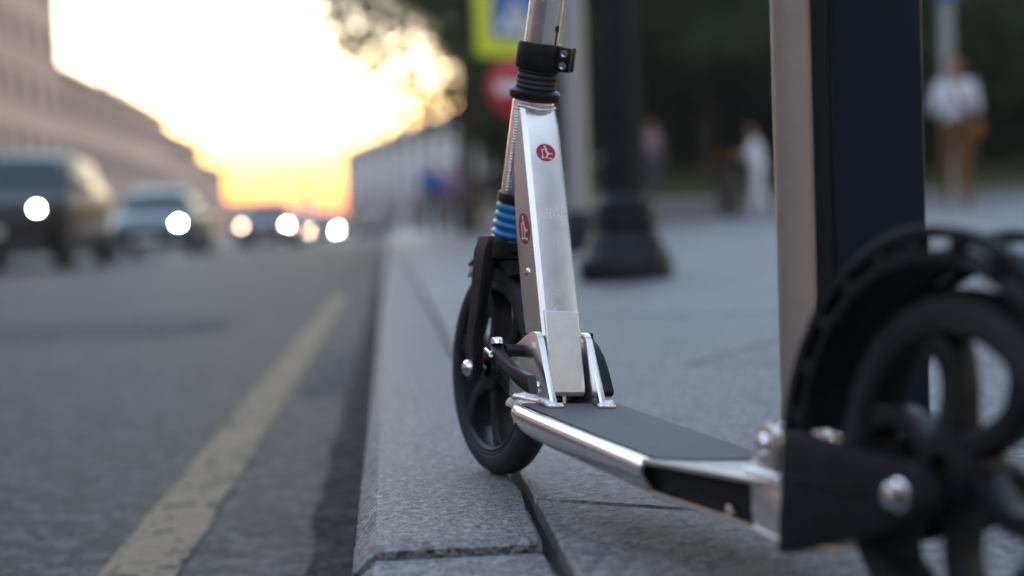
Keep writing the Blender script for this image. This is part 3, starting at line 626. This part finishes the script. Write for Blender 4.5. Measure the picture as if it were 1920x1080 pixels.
# ------------------------------------------------------------------ buildings
def facade_mat(name, c): return layered(name, c, [(2.5, .55, .2, lerpc(c, .85)[:3]), (14, .6, .2, lerpc(c, .92)[:3])], .8, big=[(.3, .5, .3, lerpc(c, 1.1)[:3])], bump=.3, bdist=.01, bscale=8, spec=.2)
M['stoneA'] = facade_mat('stoneA', (.52, .36, .31)); M['stoneB'] = facade_mat('stoneB', (.47, .335, .295)); M['stoneC'] = facade_mat('stoneC', (.54, .375, .32)); M['stoneD'] = facade_mat('stoneD', (.46, .335, .30)); M['palewall'] = facade_mat('palewall', (.66, .69, .72))
M['trim'] = facade_mat('stone_trim', (.45, .39, .36)); M['roofmetal'] = mat('roof_metal', (.10, .105, .11), .5, .4, .2, 2)
M['shop'] = mat('shop_front', (.07, .065, .065), .55, 0, .3, 1)
def building(name, label, loc, rz, W_, D_, floors, fh, wallm, bays, gf=4.2, roof_h=1.6, extra=0, wsz=(1.25, 1.9)):
    """local frame: facade at y=0 facing -y, width along x centred, depth towards +y"""
    t = tag(empty(name, loc, rz), label, 'building'); H_ = gf+floors*fh
    B().box((0, D_/2, H_/2), (W_, D_, H_)).build('wall', wallm, t, smooth=0)
    B().box((0, D_/2, gf-.1), (W_+.30, D_+.3, .3)).build('string_course', 'trim', t, smooth=0)
    B().box((0, D_/2, H_+.15), (W_+.9, D_+.9, .45)).build('cornice', 'trim', t, smooth=0, bevel=.12, seg=1)
    if floors > 2: B().box((0, D_/2, gf+2*fh+.1), (W_+.24, D_+.24, .22)).build('string_course', 'trim', t, smooth=0)
    z0 = H_+.36; w2, d2 = W_/2, D_/2
    rf = B().loft([[(-w2, 0, z0), (w2, 0, z0), (w2, D_, z0), (-w2, D_, z0)], [(-w2+1.2, 1.6, z0+roof_h), (w2-1.2, 1.6, z0+roof_h), (w2-1.2, D_-1.6, z0+roof_h), (-w2+1.2, D_-1.6, z0+roof_h)]]).build('roof', 'roofmetal', t, smooth=0)
    for k in range(2): B().box((-w2*.5+W_*.45*k, 3.2, z0+roof_h+.2), (.8, 1.2, 1.3)).build('chimney', 'trim', rf, smooth=0, bevel=.03, seg=1)
    ww, wh_ = wsz
    wf = MB()                                                   # surround with a real reveal
    for sx in (-1, 1): wf.box((sx*(ww/2+.09), -.07, 0), (.18, .16, wh_+.36))
    wf.box((0, -.07, wh_/2+.09), (ww, .158, .18)); wf.box((0, -.10, -wh_/2-.10), (ww+.5, .22, .16)); wf.box((0, -.03, 0), (.06, .05, wh_)); wf.box((0, -.032, wh_*.2), (ww, .05, .06))
    wf0 = None; pn0 = None
    for f in range(floors):
        for b_ in range(bays):
            x = -W_/2+W_*(b_+.5)/bays; z = gf+f*fh+fh*.52
            if wf0 is None:
                wf0 = wf.build('window', 'trim', t, smooth=0); pn0 = MB().box((0, -.006, 0), (ww, .02, wh_)).build('pane', 'pane', wf0, smooth=0); wf0.location = (x, 0, z)
            else:
                w_ = share(wf0, t, Matrix.Translation((x, 0, z))); share(pn0, w_)
    s0 = None
    for b_ in range(max(2, bays//2)):
        nb = max(2, bays//2); x = -W_/2+W_*(b_+.5)/nb
        if s0 is None: s0 = MB().box((0, -.03, 1.75), (W_/nb*.62, .10, 2.9)).build('shop_window', 'shop', t, smooth=0, bevel=.02, seg=1); s0.location = (x, 0, 0)
        else: share(s0, t, Matrix.Translation((x, 0, 0)))
    return t
FX = -22.0
def left_b(y0, y1, **k): return dict(loc=(FX, (y0+y1)/2, -.05), rz=pi/2, W_=y1-y0-.05, D_=14, **k)
# facade facing +x : local -y -> world +x  (rotation +90 about z maps -y to +x)
building('apartment_building', 'tall pinkish stone building with a high upper block and dark cornice', **left_b(66, 100, floors=4, fh=3.55, wallm='stoneA', bays=9, gf=4.4, roof_h=2.2))
building('apartment_building', 'long brownish stone building next to the tall pinkish one', **left_b(100, 126, floors=2, fh=3.8, wallm='stoneB', bays=8, gf=4.3, roof_h=.8))
building('apartment_building', 'beige stone building beyond the long brownish one with a chimney', **left_b(126, 146, floors=2, fh=3.85, wallm='stoneC', bays=6, gf=4.2, roof_h=1.3))
building('apartment_building', 'grey brown terraced building far down the street', **left_b(146, 172, floors=2, fh=3.4, wallm='stoneD', bays=7, gf=3.9, roof_h=.9))
building('apartment_building', 'small low stone building at the far end of the terrace', **left_b(172, 196, floors=2, fh=2.8, wallm='stoneB', bays=6, gf=3.2, roof_h=.6, wsz=(1.1, 1.5)))
dv = Vector((7.3, -36)).normalized()
pb = building('pale_building', 'pale blue grey building at the end of the street behind the pedestrians', (1.2, 122, 0), atan2(dv.y, dv.x), 58, 12, 2, 2.55, 'palewall', 12, gf=2.9, roof_h=.9, wsz=(1.2, 1.6))
t = tag(empty('church_tower', (-24, 420, 0)), 'slim distant tower with a pointed spire far down the street', 'tower')
B().box((0, 0, 4.5), (3, 3, 9)).build('shaft', 'palewall', t, smooth=0); B().lathe([(1.7, 9), (1.5, 10), (.3, 15), (.05, 18)], 8).build('spire', 'roofmetal', t, smooth=0)
hd = make_shrub(41, 2.6, 3.4, 11000, ['leafB', 'leafA', 'leafC'], .13); hd.name = 'tall_shrub'
for i in range(15):
    o = hd if i == 0 else dup(hd); x = 5.2+2.6*i; yy = 60-.35*i+float(rng.normal(0, .6)); o.location = (x, yy, lz(x, yy)-.05); o.rotation_euler = (0, 0, .3*sin(i*2.1)); o.scale = (1.1, 1, 1.6+.2*sin(i*1.7))
    tag(o, 'tall dense shrub in the dark hedge row far behind the park trees', 'shrub', 'hedge row behind the park trees')

# ------------------------------------------------------------------ cars (front faces -y)
def make_car(name, label, loc, L, Wd, st, paint, lamp, lamp_str, lampz, rz=0, wheel_r=.33, wb=(-.29, .30), tail=False):
    """st: stations (t along length front->rear, z_low, z_belt, z_roof, half width factor, roof half width factor)"""
    t = tag(empty(name, loc, rz), label, 'car', 'cars on the road'); n = 9; rows = []
    for (u, zl, zbt, zr, wf, rf) in st:
        y = -L/2+L*u; w_ = Wd/2*wf; r_ = Wd/2*rf; cab = zr > zbt+.05
        if not cab: zr = zbt+.02; r_ = w_*.8
        rows.append([(0, y, zl), (w_*.86, y, zl), (w_*.97, y, zl+.10), (w_, y, zl+(zbt-zl)*.5), (w_*.975, y, zbt-.05), (w_*.93, y, zbt), (r_, y, zr-(.05 if cab else 0)), (r_*.82, y, zr), (0, y, zr+.02)])
    names = {'body': [], 'window': [], 'windscreen': [], 'rear_window': []}; S = len(st)
    cabs = [s_[3] > s_[2]+.05 for s_ in st]; i_first = cabs.index(True); i_last = S-1-cabs[::-1].index(True)
    for side in (1, -1):
        for i in range(S-1):
            for j in range(n-1):
                key = 'body'
                if i == i_first-1 and j >= 6: key = 'windscreen'
                elif i == i_last and j >= 6: key = 'rear_window'
                elif j == 5 and (cabs[i] or cabs[i+1]): key = 'window%d' % side
                names.setdefault(key, []).append([rows[i][j], rows[i][j+1], rows[i+1][j+1], rows[i+1][j]] if side > 0 else [(-p[0], p[1], p[2]) for p in (rows[i][j], rows[i+1][j], rows[i+1][j+1], rows[i][j+1])])
    bd = None
    for key in ('body', 'windscreen', 'rear_window', 'window1', 'window-1'):
        fs = names.get(key, [])
        if not fs: continue
        bm = bmesh.new()
        for f in fs:
            vs = [bm.verts.new(p) for p in f]
            try: bm.faces.new(vs)
            except ValueError: pass
        bmesh.ops.remove_doubles(bm, verts=bm.verts, dist=.0005); bmesh.ops.dissolve_degenerate(bm, dist=.0004, edges=bm.edges)
        if key == 'body':
            for end in (0, -1):
                r = rows[end]; ring = r+[(-p[0], p[1], p[2]) for p in r[-2:0:-1]]
                vs = [bm.verts.new(p) for p in ring]; bm.faces.new(vs)
            bmesh.ops.remove_doubles(bm, verts=bm.verts, dist=.0005)
        bmesh.ops.recalc_face_normals(bm, faces=bm.faces)
        nm = 'window' if key.startswith('window') and key != 'windscreen' else key
        me = bpy.data.meshes.new(nm); bm.to_mesh(me); bm.free(); me.materials.append(paint if key == 'body' else M['carglass'])
        me.polygons.foreach_set('use_smooth', [True]*len(me.polygons)); me.set_sharp_from_angle(angle=radians(38))
        o = bpy.data.objects.new(nm, me); col.objects.link(o); o.parent = t
        if key == 'body': bd = o
    w0 = None; W2 = Wd/2
    for sx in (-1, 1):
        for u in wb:
            tw = sx*(W2-.11)
            if w0 is None:
                w0 = MB().lathe([(wheel_r*.62, -.10), (wheel_r*.9, -.105), (wheel_r*.985, -.09), (wheel_r, 0), (wheel_r*.985, .09), (wheel_r*.9, .105), (wheel_r*.62, .10)], 32, (0, 0, 0), (1, 0, 0)).build('wheel', 'tyre_car', t)
                rim = MB().lathe([(wheel_r*.62, .102), (wheel_r*.60, .112), (wheel_r*.5, .098), (wheel_r*.2, .104), (.01, .11)], 20, (0, 0, 0), (1, 0, 0)).build('rim', 'carrim', w0)
                w0.matrix_local = Matrix.Translation((tw, L*u, wheel_r)) @ Matrix.Rotation(0 if sx > 0 else pi, 4, 'Z')
            else:
                q = share(w0, t, Matrix.Translation((tw, L*u, wheel_r)) @ Matrix.Rotation(0 if sx > 0 else pi, 4, 'Z')); share(rim, q)
            B().lathe([(wheel_r*1.13, -.02), (wheel_r*1.13, .02)], 28, (sx*(W2*.985-.013), L*u, wheel_r*1.02), (1, 0, 0)).build('wheel_arch', 'cartrim', t, smooth=40)
    yf = -L/2
    B().box((0, yf+.03, lampz-.18), (Wd*.56, .10, .22)).build('grille', 'cartrim', t, bevel=.02); B().box((0, yf+.05, .34), (Wd*.86, .14, .16)).build('lower_bumper', 'cartrim', t, bevel=.03)
    B().box((0, yf-.03, lampz-.30), (.50, .012, .105)).build('number_plate', 'plate', t, smooth=0)
    for k, sx in enumerate((-1, 1)):
        lmm = mat('headlamp', (.75, .76, .78), .15, emit=(lamp if not isinstance(lamp[0], tuple) else lamp[k]), estr=lamp_str[k]*EMK)
        h_ = B().box((sx*Wd*.385, yf+.04, lampz), (.26, .14, .13)).build('headlight', 'carglass', t, bevel=.03)
        B().lathe([(.032, 0), (.028, .010), (.015, .016), (.002, .018)], 20, (sx*Wd*.385, yf-.030, lampz), (0, -1, 0)).build('lamp', lmm, h_)
        B().ball((sx*(W2+.11), -L*.16, st[i_first][2]+.06), (.11, .06, .075), 7).build('mirror', paint, t)
        B().box((sx*Wd*.40, L/2-.03, lampz+.1), (.24, .12, .14)).build('tail_light', mat('tail_red', (.35, .01, .02), .25, emit=(1, .05, .05), estr=(25. if tail else 0.)), t, bevel=.03)
    return t
SUV = [(0, .28, .70, 0, .80, .7), (.03, .24, .88, 0, .92, .7), (.10, .22, .99, 0, .98, .7), (.20, .22, 1.04, 0, 1, .7), (.27, .22, 1.07, 0, 1, .7), (.38, .22, 1.10, 1.62, 1, .70), (.48, .22, 1.10, 1.70, 1, .74), (.66, .22, 1.11, 1.71, 1, .74), (.84, .22, 1.12, 1.66, .99, .72), (.92, .24, 1.12, 1.55, .97, .68), (.985, .28, 1.08, 0, .93, .6), (1, .35, .90, 0, .88, .6)]
SED = [(0, .25, .55, 0, .78, .7), (.03, .22, .68, 0, .90, .7), (.12, .20, .80, 0, .97, .7), (.22, .20, .86, 0, 1, .7), (.29, .20, .91, 0, 1, .7), (.42, .20, .94, 1.36, 1, .64), (.50, .20, .94, 1.45, 1, .68), (.64, .20, .95, 1.44, 1, .67), (.74, .20, .96, 1.34, 1, .64), (.86, .20, .98, 0, .98, .6), (.97, .24, .96, 0, .93, .6), (1, .3, .8, 0, .88, .6)]
def paint(name, c, r=.32): return mat(name, c, r, .0, .05, 3, spec=.4)
WH, WM = (1, .97, .92), (1, .82, .6)
make_car('suv', 'black sports utility vehicle with a glowing headlight in the near lane', (-5.42, 21.9, -.15), 4.6, 1.86, SUV, mat('black_car_paint', (.006, .006, .007), .4, 0, .05, 3, spec=.2), (1, .86, .66), (.5, 90), .84, wheel_r=.36)
make_car('sedan_car', 'dark teal car with white headlight driving behind the black vehicle', (-4.98, 31.7, -.15), 4.4, 1.8, SED, paint('teal_car_paint', (.03, .10, .12)), WH, (.3, 220), .68)
make_car('sedan_car', 'grey sedan with warm headlights driving behind the teal car', (-3.85, 46.7, -.15), 4.5, 1.82, SED, paint('grey_car_paint', (.16, .165, .175)), ((1, .72, .52), (1, .86, .55)), (18, 60), .66)
make_car('sedan_car', 'small silver car with the brightest headlight far down the road', (-3.28, 73, -.15), 4.4, 1.8, SED, paint('silver_car_paint', (.25, .26, .28)), ((1, .68, .42), WH), (85, 700), .46)
make_car('sedan_car', 'black car with dim orange headlight just ahead of the silver car', (-4.55, 64, -.15), 4.4, 1.75, SED, paint('dark_car_paint', (.03, .028, .028)), (1, .5, .35), (1, 22), .44)
make_car('parked_car', 'dark red car parked in front of the pale building', (-1.15, 88, -.15), 4.3, 1.78, SED, paint('red_car_paint', (.16, .012, .02)), WM, (0, 0), .68)

# ------------------------------------------------------------------ people
def make_person(label, loc, rz, h, cols, legs, arms, lean=0., extra=None):
    """cols: dict top, legs, skin, hair, shoes. legs: (L,R) forward swing; arms: (L,R) lists of elbow,hand offsets from the shoulder"""
    t = tag(empty('person', loc, rz), label, 'person', 'people walking'); k = h/1.75; mb = MB(); prims = []
    def cap(a, b_, ra, rb, tg, n_=10):
        a, b_ = Vector(a)*k, Vector(b_)*k; ra *= k; rb *= k; mb.tube([a, a.lerp(b_, .5), b_], [ra, (ra+rb)/2, rb], n_); mb.ball(a, ra*.99, 6); mb.ball(b_, rb*.99, 6); prims.append((np.array(a), np.array(b_), ra, rb, tg))
    sh = lambda z: lean*(z-.92)                                        # forward lean grows with height (+y is forward)
    P = lambda x, y, z: (x, y+sh(z), z)
    for i, sx in enumerate((-1, 1)):
        s_ = legs[i]; kn = (sx*.10, .42*sin(s_)+.05*(s_ < 0)*0+.03, .92-.43*cos(s_)); sw = s_-(.28 if s_ < 0 else .05); an = (sx*.10, kn[1]+.41*sin(sw), kn[2]-.41*cos(sw))
        dz = 0
        cap((sx*.085, 0, .93), kn, .088, .058, 'legs'); cap(kn, an, .058, .042, 'legs'); cap((an[0], an[1]-.03, an[2]-.035), (an[0]+sx*.015, an[1]+.15, an[2]-.05), .04, .034, 'shoes')
    cap(P(0, 0, .95), P(0, 0, 1.08), .135, .125, 'legs'); cap(P(-.04, 0, 1.08), P(.04, 0, 1.08), .12, .12, 'top'); cap(P(0, 0, 1.06), P(0, .01, 1.30), .125, .135, 'top'); cap(P(-.10, 0, 1.33), P(.10, 0, 1.33), .11, .11, 'top'); cap(P(-.16, 0, 1.42), P(.16, 0, 1.42), .06, .06, 'top')
    cap(P(0, 0, 1.42), P(0, .02, 1.54), .056, .052, 'skin'); cap(P(0, .025, 1.60), P(0, .012, 1.66), .078, .086, 'skin', 14); cap(P(0, .10, 1.595), P(0, .115, 1.61), .013, .012, 'skin', 6)
    for sx in (-1, 1): cap(P(sx*.083, .005, 1.61), P(sx*.086, .0, 1.645), .014, .016, 'skin', 6)
    for i, sx in enumerate((-1, 1)):
        s0 = Vector(P(sx*.185, 0, 1.41)); e_ = s0+Vector(arms[i][0]); hd_ = e_+Vector(arms[i][1]); d = (hd_-e_).normalized(); sd_ = d.cross(Vector((0, 1, .2))).normalized()
        cap(s0, e_, .056, .044, 'top'); cap(e_, hd_, .043, .030, 'top' if cols.get('long', True) else 'skin'); pl_ = hd_+d*.075; cap(hd_, pl_, .030, .033, 'skin')
        for q in range(4): o_ = sd_*(-.027+.018*q); m_ = pl_+o_+d*.035; cap(pl_+o_*.8, m_, .0095, .009, 'skin', 6); cap(m_, m_+d*(.034-.006*abs(q-1.3))+Vector((0, .014, -.008)), .009, .008, 'skin', 6)
        cap(hd_+d*.02+sd_*-.026, hd_+d*.06+sd_*-.062, .012, .009, 'skin', 6)
    me = bpy.data.meshes.new('tmp'); me.from_pydata(mb.v, [], mb.f); tmp = bpy.data.objects.new('tmp', me); col.objects.link(tmp)
    md = tmp.modifiers.new('r', 'REMESH'); md.mode = 'VOXEL'; md.voxel_size = .0125; md.use_smooth_shade = True
    sm = tmp.modifiers.new('s', 'SMOOTH'); sm.factor = .5; sm.iterations = 4
    me2 = bpy.data.meshes.new_from_object(tmp.evaluated_get(bpy.context.evaluated_depsgraph_get())); bpy.data.objects.remove(tmp); bpy.data.meshes.remove(me)
    tags = ['top', 'legs', 'skin', 'shoes']; cen = np.empty(len(me2.polygons)*3); me2.polygons.foreach_get('center', cen); cen = cen.reshape(-1, 3); best = np.full(len(cen), 1e9); idx = np.zeros(len(cen), np.int32)
    for a, b_, ra, rb, tg in prims:
        d = b_-a; u = np.clip(((cen-a)@d)/max(d@d, 1e-9), 0, 1); ds = np.linalg.norm(cen-(a+u[:, None]*d), axis=1)-(ra+(rb-ra)*u); mk = ds < best; best[mk] = ds[mk]; idx[mk] = tags.index(tg)
    me2.name = 'body'
    for tg in tags: me2.materials.append(cloth(cols[tg]))
    me2.polygons.foreach_set('material_index', idx); me2.polygons.foreach_set('use_smooth', [True]*len(me2.polygons))
    o = bpy.data.objects.new('body', me2); col.objects.link(o); o.parent = t
    hc = Vector(P(0, -.004, 1.665))*k; mb = MB(); mb.ball(hc, (.091*k, .098*k, .092*k), 9); mb.v = [v if v[1] < hc.y+.055*k or v[2] > hc.z+.03*k else (v[0]*.9, hc.y+.05*k, max(v[2], hc.z+.01*k)) for v in mb.v]
    mb.build('hair', cloth(cols['hair']), t, smooth=60)
    for sx in (-1, 1): MB().ball(Vector(P(sx*.03, .097, 1.635))*k, .010*k, 5).build('eye', 'slotdark', t)
    if extra: extra(t, k, P)
    return t
_cl = {}
def cloth(c):
    if c not in _cl: _cl[c] = mat('cloth', c, .85, 0, .12, 12, .05, 60, spec=.2)
    return _cl[c]
SK, DH, BK = (.36, .2, .14), (.03, .022, .018), (.02, .02, .02)
AR = ((-.04, -.10, -.27), (.0, .03, -.25)); AL = ((-.04, .12, -.26), (.02, .14, -.2)); BENT = ((-.05, .03, -.28), (.06, .2, .03)); BENTR = ((.05, .03, -.28), (-.08, .2, .05)); ARR = ((.04, -.08, -.27), (0, .06, -.25))
def strap(t, k, P):
    pts = [Vector(P(.10, -.10, 1.45))*k, Vector(P(.07, .06, 1.47))*k, Vector(P(.0, .150, 1.30))*k, Vector(P(-.10, .150, 1.10))*k, Vector(P(-.19, .06, .98))*k, Vector(P(-.12, -.14, 1.15))*k, Vector(P(.02, -.15, 1.32))*k, Vector(P(.10, -.10, 1.45))*k]
    MB().tube(pts, .016, 8).build('bag_strap', cloth((.05, .035, .03)), t, smooth=60)
    MB().box(Vector(P(-.23, .05, .90))*k, (.10, .26, .22)).build('shoulder_bag', cloth((.30, .14, .03)), t, bevel=.02)
make_person('person in a pale blue shirt and brown trousers walking with a strap across the chest', (6.56, 16, pz(6.56)), pi-.35, 1.76, dict(top=(.70, .74, .82), legs=(.16, .085, .04), skin=SK, hair=DH, shoes=(.08, .045, .025)), (.12, -.16), (BENT, BENTR), extra=strap)
make_person('person dressed all in white standing before the park wall with one arm forward', (7.12, 27, pz(7.12)), radians(75), 1.74, dict(top=(.78, .79, .84), legs=(.74, .75, .80), skin=SK, hair=DH, shoes=(.4, .4, .42)), (.10, -.12), (BENT, BENTR), lean=.12)
make_person('person in a bright blue jacket and dark trousers on the pavement', (1.0, 33, pz(1.0)), pi+.1, 1.78, dict(top=(.015, .09, .36), legs=BK, skin=SK, hair=DH, shoes=BK), (.2, -.25), (AR, ARR))
make_person('person in a mauve top walking beside the one in the blue jacket', (1.55, 34, pz(1.5)), pi, 1.68, dict(top=(.22, .15, .26), legs=(.02, .022, .03), skin=SK, hair=DH, shoes=BK), (-.2, .2), (AR, ARR))
make_person('person in a white blue shirt and dark trousers behind the other walkers', (2.1, 38, pz(2.1)), pi-.2, 1.66, dict(top=(.42, .47, .62), legs=(.03, .03, .04), skin=SK, hair=DH, shoes=BK), (.22, -.2), (AR, ARR))
make_person('person in a faded pink top standing on the lawn behind the border wall', (6.0, 32.0, lz(6.0, 32.0)), pi, 1.65, dict(top=(.22, .17, .20), legs=(.05, .06, .09), skin=SK, hair=(.1, .07, .05), shoes=BK), (.05, -.05), (AR, ARR))

# ------------------------------------------------------------------ litter bin beside the person in white, weeds in the kerb joint
t = tag(empty('litter_bin', (6.45, 26.6, pz(6.45))), 'dark brown litter bin beside the person dressed in white', 'litter bin')
B().lathe([(.20, .0), (.20, .06), (.24, .10), (.27, .78), (.28, .80), (.28, .84), (.26, .84), (.25, .80), (.22, .12), (.01, .12)], 28).build('bin_body', mat('bin_paint', (.035, .026, .022), .6), t, smooth=40)
B().lathe([(.29, .84), (.29, .87), (.24, .94), (.12, .96), (.12, .85)], 28).build('bin_lid', mat('bin_lid_paint', (.03, .026, .024), .9, spec=.05), t, smooth=40)
def weed(label, loc, n_, size, seed):
    r = np.random.default_rng(seed); t = tag(empty('weed', loc), label, 'weed'); 
    for i in range(n_):
        a = r.uniform(0, 2*pi); l = size*r.uniform(.6, 1.1); w_ = l*.35; d = Vector((cos(a), sin(a), 0)); s_ = Vector((-sin(a), cos(a), 0)); up = Vector((0, 0, 1))
        p = [d*l*.1, d*l*.5+up*l*.5, d*l+up*l*.45]
        mb = MB().loft([[p[0]-s_*w_*.15, p[0]+s_*w_*.15, p[0]+s_*w_*.15-up*.0003, p[0]-s_*w_*.15-up*.0003], [p[1]-s_*w_*.6, p[1]+s_*w_*.6, p[1]+s_*w_*.6-up*.0003, p[1]-s_*w_*.6-up*.0003], [p[2]-s_*w_*.1, p[2]+s_*w_*.1, p[2]+s_*w_*.1-up*.0003, p[2]-s_*w_*.1-up*.0003]])
        mb.build('leaf', 'weed', t, smooth=60)
weed('tiny green weed sprouting from the joint between two kerb stones', (.0295, 1.1035, -.0065), 9, .0062, 3)

for i, (x, y, w_, fl, lab) in enumerate([(-42, 300, 30, 1, 'low hazy house with a flat roof far beyond the terrace'), (-26, 330, 18, 0, 'tiny single storey house beside the distant tower'), (-14, 380, 22, 0, 'very distant low house near the vanishing end of the road')]):
    building('distant_house', lab, (x, y, -.1), 0, w_, 10, fl, 2.6, 'stoneD', 4, gf=3.4, roof_h=.8, wsz=(1.1, 1.5))

# ------------------------------------------------------------------ the street goes on behind the camera; unseen trees added to block the low sky
building('apartment_building', 'plain stone building further up the street opposite the scooter', **left_b(-40, 66, floors=3, fh=3.4, wallm='stoneC', bays=4, gf=4.3, roof_h=1.))
for i, (k, x, y, rz, s_) in enumerate([(1, 11, 12, .3, 1.), (2, 12.5, 3, 1.3, 1.1), (0, 11.5, -6, 2.3, 1.), (1, 12, -15, 4.3, 1.1), (2, 8.5, -24, .6, 1.), (0, 3, -27, .6, 1.1), (1, -3, -30, 1.6, 1.1), (2, -8, -29, 2.6, 1.2), (0, -14, -30, 3.6, 1.1)]):
    o = dup(protos[k]); o.location = (x, y, pz(x)); o.rotation_euler = (0, 0, rz); o.scale = (s_,)*3; tag(o, 'leafy tree out of view up the street, added to block the low sky', 'tree', TG)
# ------------------------------------------------------------------ haze
hm = bpy.data.materials.new('haze'); hm.use_nodes = True; n_ = hm.node_tree; n_.nodes.remove(n_.nodes['Principled BSDF'])
pvn = n_.nodes.new('ShaderNodeVolumePrincipled'); pvn.inputs['Color'].default_value = (.95, .93, .92, 1); pvn.inputs['Density'].default_value = .0006; pvn.inputs['Anisotropy'].default_value = .4
n_.links.new(pvn.outputs[0], n_.nodes['Material Output'].inputs['Volume'])
hz = MB().box((0, 350, 14), (1210, 1110, 31)).build('haze', hm, smooth=0); tag(hz, 'thin warm evening haze lying over the whole street', 'haze', kind='stuff')
